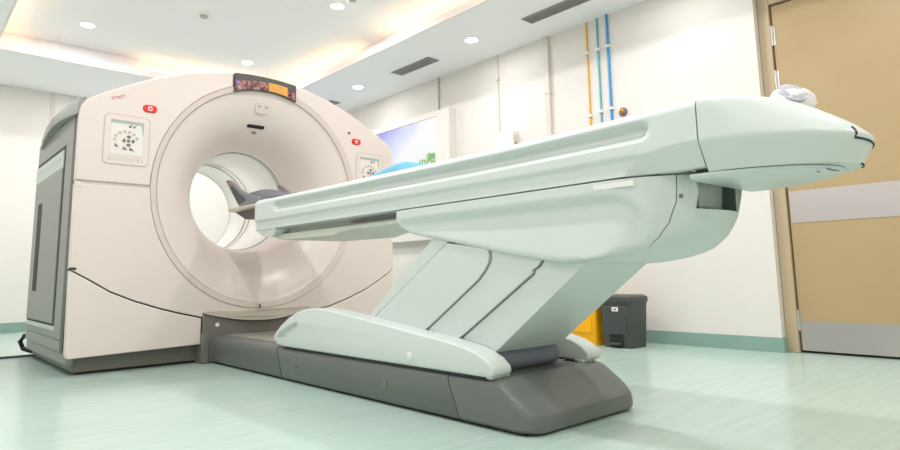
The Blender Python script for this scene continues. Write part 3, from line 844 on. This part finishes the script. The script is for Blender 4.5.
ys = [-.452, -.456, -.47]+[-.48-.0175*k for k in range(20)]+[-.9-.06*k for k in range(33)]+[-2.87-.0125*k for k in range(27)]
ys = sorted(set(round(y, 4) for y in ys if y >= -3.196), reverse=True)+[-3.199]
ZTY = [(-3.20, .995), (-2.9, .988), (-2.5, .980), (-2.0, .979), (-1.2, .981), (-.45, .986)]
MB().loft([full(y, W0-(.008 if y > -.455 else .003 if y > -.46 else 0), lerp(ZTY, y), ZB) for y in ys]).obj('table_top', 'bed', T, angle=45)
FLZ = [(.79, .308), (.80, .313), (.81, .318), (.82, .323), (.83, .328), (.84, .333), (.85, .337), (.857, .339), (.864, .337), (.87, .332), (.88, .322), (.89, .312), (.90, .30), (.91, .287), (.92, .273), (.93, .26), (.94, .245), (.95, .23), (.96, .215), (.97, .199), (.98, .179), (.985, .164), (.990, .145), (.9935, .125), (.995, .10)]
FWZ = [(.79, .214), (.868, .262), (.968, .262), (.976, .2605), (.985, .2565), (.990, .251), (.9935, .245), (.995, .236)]
def slice_ring(z, W, Lz_, y0, n=56):
    return [(-W*math.cos(PI*k/n), y0-Lz_*math.sin(PI*k/n), z) for k in range(n+1)]
MB().loft([slice_ring(z, lerp(FWZ, z), l, -3.203) for z, l in FLZ]).obj('foot_cover', 'bed', T, angle=50)
MB().box(-W0+.045, W0-.045, -3.22, -3.18, ZB+.02, ZT-.03).obj('foot_seam', 'gap', T)
def slit(pts, th, nm):       # dark slot following the surface
    m_ = MB()
    for a, b in zip(pts, pts[1:]):
        m_.tube([a, b], th/2, 8)
    m_.obj(nm, 'gap', T)
def on_foot(z, t):
    return (-lerp(FWZ, z)*math.cos(t), -3.203-lerp(FLZ, z)*math.sin(t), z)
pts_ = [on_foot(.878-.029*k/8, 1.30-.06*k/8) for k in range(8)]+[on_foot(.849-.008*k/12, 1.24+.70*k/12) for k in range(13)]
MB().tube(pts_, .0035, 8).obj('handle_slit', 'gap', T)
MB().tube([on_foot(.791, 1.55+.35*k/8) for k in range(9)], .003, 8).obj('pan_slit', 'gap', T)
# --- shallow pan under the foot
PLZ = [(.772, .27), (.7735, .285), (.777, .300), (.783, .314), (.788, .318)]
PWZ = [(.772, .20), (.7735, .208), (.777, .215), (.783, .219), (.788, .220)]
MB().loft([slice_ring(z, lerp(PWZ, z), l, -3.15) for z, l in PLZ]).obj('foot_pan', 'bed', T, angle=60)
MB().loft([slice_ring(z, .20, .29, -3.16) for z in (.785, .80)]).obj('pan_seam', 'gap', T)
MB().box(-.085, -.078, -3.436, -3.430, .7708, .773).obj('pan_mark', 'keydark', T)
MB().prism([(-.125, -3.462), (-.118, -3.470), (-.09, -3.468), (-.058, -3.474), (-.052, -3.468), (-.085, -3.460), (-.11, -3.462)], 'Z', .7708, .773).obj('pan_mark', 'keydark', T)
# --- hand pod on the foot end
pod = MB().lathe([(.001, 0), (.03, .004), (.052, .018), (.058, .04), (.05, .062), (.03, .074), (.001, .078)], (0, 0, 0), 'Z', 24, False)
po = pod.obj('hand_pod', 'white', T)
po.data.transform(Matrix.Translation(Vector((0, -3.352, .957))-Vector((0, -1.6, 0))) @ Matrix.Rotation(math.radians(14), 4, 'X') @ Matrix.Diagonal((1.1, 1.05, .98, 1)) @ Matrix.Translation((0, -1.6, 0)))
lens = MB().lathe([(.034, -.008), (.034, .002), (.022, .006), (.002, .008)], (0, 0, 0), 'Z', 24)
lo = lens.obj('pod_face', 'lens', po)
zn = Vector((-.72, -.45, .50)).normalized(); xn = Vector((0, -.85, -.5)); xn = (xn-xn.dot(zn)*zn).normalized(); yn = zn.cross(xn)
rot = Matrix((xn*1.15, yn*.8, zn)).transposed().to_4x4()
lo.data.transform(Matrix.Translation(Vector((-.044, -3.378, 1.006))-Vector((0, -1.6, 0))) @ rot @ Matrix.Translation((0, -1.6, 0)))
# --- cradle reaching into the tunnel
def crad(y, w_, t, z):
    pts = []
    n = 16
    top = [(w_*(-1+2*k/n), z-.014+.014*abs(-1+2*k/n)**2) for k in range(n+1)]
    bot = [(x*.96, zz-t) for x, zz in reversed(top)]
    return [(x, y, zz) for x, zz in top+bot]
MB().loft([crad(y, .205, .018, .985) for y in (.085, .06, -.4, -1.5, -2.9)]).obj('cradle', 'cream', T, .003)
MB().loft([[(-.165, y, zt_), (.165, y, zt_), (.15, y, zb_), (-.15, y, zb_)] for y, zt_, zb_ in ((.055, .966, .955), (-.08, .964, .905), (-.46, .962, .90), (-.7, .962, .90))]).obj('cradle_underside', 'carbon', T)
# --- end lip and drive rail under the head end
MB().prism([(-.458, .812), (-.458, .80), (-.53, .765), (-.66, .752), (-.70, .79), (-.70, .812)], 'X', -.245, .245).obj('head_end_lip', 'bed', T, .006)
MB().prism([(-.62, .748), (-.60, .772), (-1.90, .772), (-1.90, .752), (-1.36, .748), (-1.24, .730), (-.72, .735)], 'X', -.20, .20).obj('drive_rail', 'rail', T, .006)
MB().box(-.17, .17, -1.9, -.72, .772, .806).obj('rail_recess', 'conduitgrey', T)
MB().box(-.19, .19, -1.84, -1.38, .786, .792).obj('rail_slot', 'keydark', T)

# ================================================================== THINGS ON THE TABLE
HH = thing('head_holder', 'grey foam head holder at the tunnel end of the table', 'head holder', (0, -.05, .985))
def hh_ring2(y, zt_, w_, zb_):
    n = 16; o_ = [(-w_, y, zt_), (-w_, y, zb_), (w_, y, zb_), (w_, y, zt_)]
    for k in range(1, n):
        a = PI*k/n
        o_.append((w_*math.cos(a)*.94, y, zt_-(zt_-zb_-.012)*math.sin(a)**.8))
    return o_
MB().loft([hh_ring2(*q) for q in ((-.055, 1.050, .172, .9865), (-.10, 1.064, .172, .9865), (-.22, 1.068, .172, .9865), (-.32, 1.070, .170, .9865), (-.375, 1.070, .160, .9865), (-.385, 1.070, .150, 1.014), (-.48, 1.055, .145, 1.014), (-.60, 1.03, .14, 1.014), (-.66, 1.02, .13, 1.014))]).obj('foam_shell', 'foam', HH, angle=55)
fin = [(-.085, .987), (.02, 1.075), (.10, 1.145), (.140, 1.180), (.125, 1.188), (.085, 1.180), (.02, 1.150), (-.06, 1.110), (-.15, 1.073), (-.24, 1.048), (-.33, 1.030), (-.37, 1.020), (-.37, .987)]
for s_ in (-1, 1):
    wg = MB().prism(fin, 'X', s_*.173, s_*.200).obj('side_wing', 'foam', HH, .006, 3)
    MB().prism([(.055, 1.125), (.03, 1.135), (-.02, 1.112), (-.09, 1.070), (-.17, 1.035), (-.19, 1.018), (-.10, .999), (-.065, 1.010)], 'X', s_*.1985, s_*.2025).obj('side_pad', 'foamdark', wg, .0015)
MB().prism([(.106, 1.163), (.082, 1.158), (.072, 1.135), (.092, 1.140)], 'X', -.2018, -.1985).obj('orange_sticker', 'orange', HH)
# light blue sheet folded over the end of the table
def sheet_ring(y, w_, zt_, zb_, arch):
    n = 16; top = []
    for k in range(n+1):
        u = -1+2*k/n; top.append((w_*u, y, zb_+.006+(zt_-zb_-.006)*(1-abs(u)**arch)))
    return top+[(w_*.97, y, zb_), (-w_*.97, y, zb_)]
bs = MB().loft([sheet_ring(*q) for q in ((-.402, .20, 1.000, .9862, 4), (-.408, .212, 1.009, .9862, 5), (-.43, .215, 1.0125, .9862, 5), (-.46, .214, 1.010, .9862, 5), (-.50, .19, 1.000, .9862, 5), (-.56, .13, .995, .9862, 4), (-1.2, .13, .995, .9862, 4), (-1.34, .14, 1.008, .9862, 4), (-1.40, .14, 1.028, .9862, 4), (-1.48, .14, 1.044, .9862, 4), (-1.58, .14, 1.062, .9862, 4), (-1.63, .14, 1.070, .9862, 4), (-1.67, .14, 1.066, .9862, 4), (-1.74, .14, 1.040, .9862, 4), (-1.80, .14, .998, .9862, 4), (-2.2, .13, .994, .9862, 4))]).obj('table_sheet', 'bluepad', None, angle=60)
tag(bs, 'light blue sheet lying on the table, its folded end showing near the tunnel', 'sheet')

# cable on the floor at the left
cb = MB().tube([(-2.6, 1.45, .008), (-1.8, 1.37, .008), (-1.25, 1.335, .008), (-1.02, 1.33, .008)], .008).obj('floor_cable', 'sidedark')
tag(cb, 'dark cable running over the floor to the rear left foot of the scanner', 'cable')

# ================================================================== LIGHT
def lamp(loc, e, size=.12, col=(1, .968, .97)):
    l = bpy.data.lights.new('downlight_beam', 'AREA'); l.shape = 'DISK'; l.size = size; l.energy = e; l.color = col
    o = bpy.data.objects.new('downlight_beam', l); COL.objects.link(o); o.location = loc
    return o
for y in (3.3, 1.62, -.19, -2.0, -3.8): lamp((1.87, y, CZ-.008), 4.5)
for y in (3.3, 1.62, -.19, -2.0, -3.8): lamp((-1.9, y, CZ-.008), 11)
for x in (-.69, .84):
    for y in (2.2, .40, -1.4, -3.1): lamp((x, y, UZ-.008), 20)
lamp((0, .95, 1.435), 1.6, .10, (1, .94, .88))      # unseen lamp added under the tunnel roof to brighten the tunnel
lamp((-.2, 3.3, CZ-.008), 9); lamp((.85, 3.3, CZ-.008), 9)
for x in (-1.6, 0, 1.6): lamp((x, -5.0, CZ-.008), 14)

wd = bpy.data.worlds.new('world'); SC.world = wd; wd.use_nodes = True
bg = wd.node_tree.nodes['Background']; bg.inputs['Color'].default_value = (1, .97, .94, 1); bg.inputs['Strength'].default_value = 1.0

# ================================================================== CAMERA
cam = bpy.data.cameras.new('camera'); co = bpy.data.objects.new('camera', cam); COL.objects.link(co)
cam.sensor_width = 36; cam.lens = 36*612.65/900; cam.shift_y = -35.02/900; cam.clip_start = .05
a, p, r = math.radians(42.46792), math.radians(7.90411), math.radians(-.96631)
fw = Vector((math.sin(a)*math.cos(p), math.cos(a)*math.cos(p), math.sin(p)))
rt = Vector((math.cos(a), -math.sin(a), 0)); upv = rt.cross(fw)
r2 = math.cos(r)*rt+math.sin(r)*upv; u2 = -math.sin(r)*rt+math.cos(r)*upv
mw = Matrix((r2, u2, -fw)).transposed().to_4x4(); mw.translation = (-1.865, -3.95, .52)
co.matrix_world = mw
SC.camera = co
SC.view_settings.view_transform = 'Standard'; SC.view_settings.look = 'None'; SC.view_settings.gamma = 1
SC.view_settings.use_curve_mapping = False; SC.view_settings.exposure = -0.30
for o in list(bpy.data.objects):
    if '_org' in o: del o['_org']
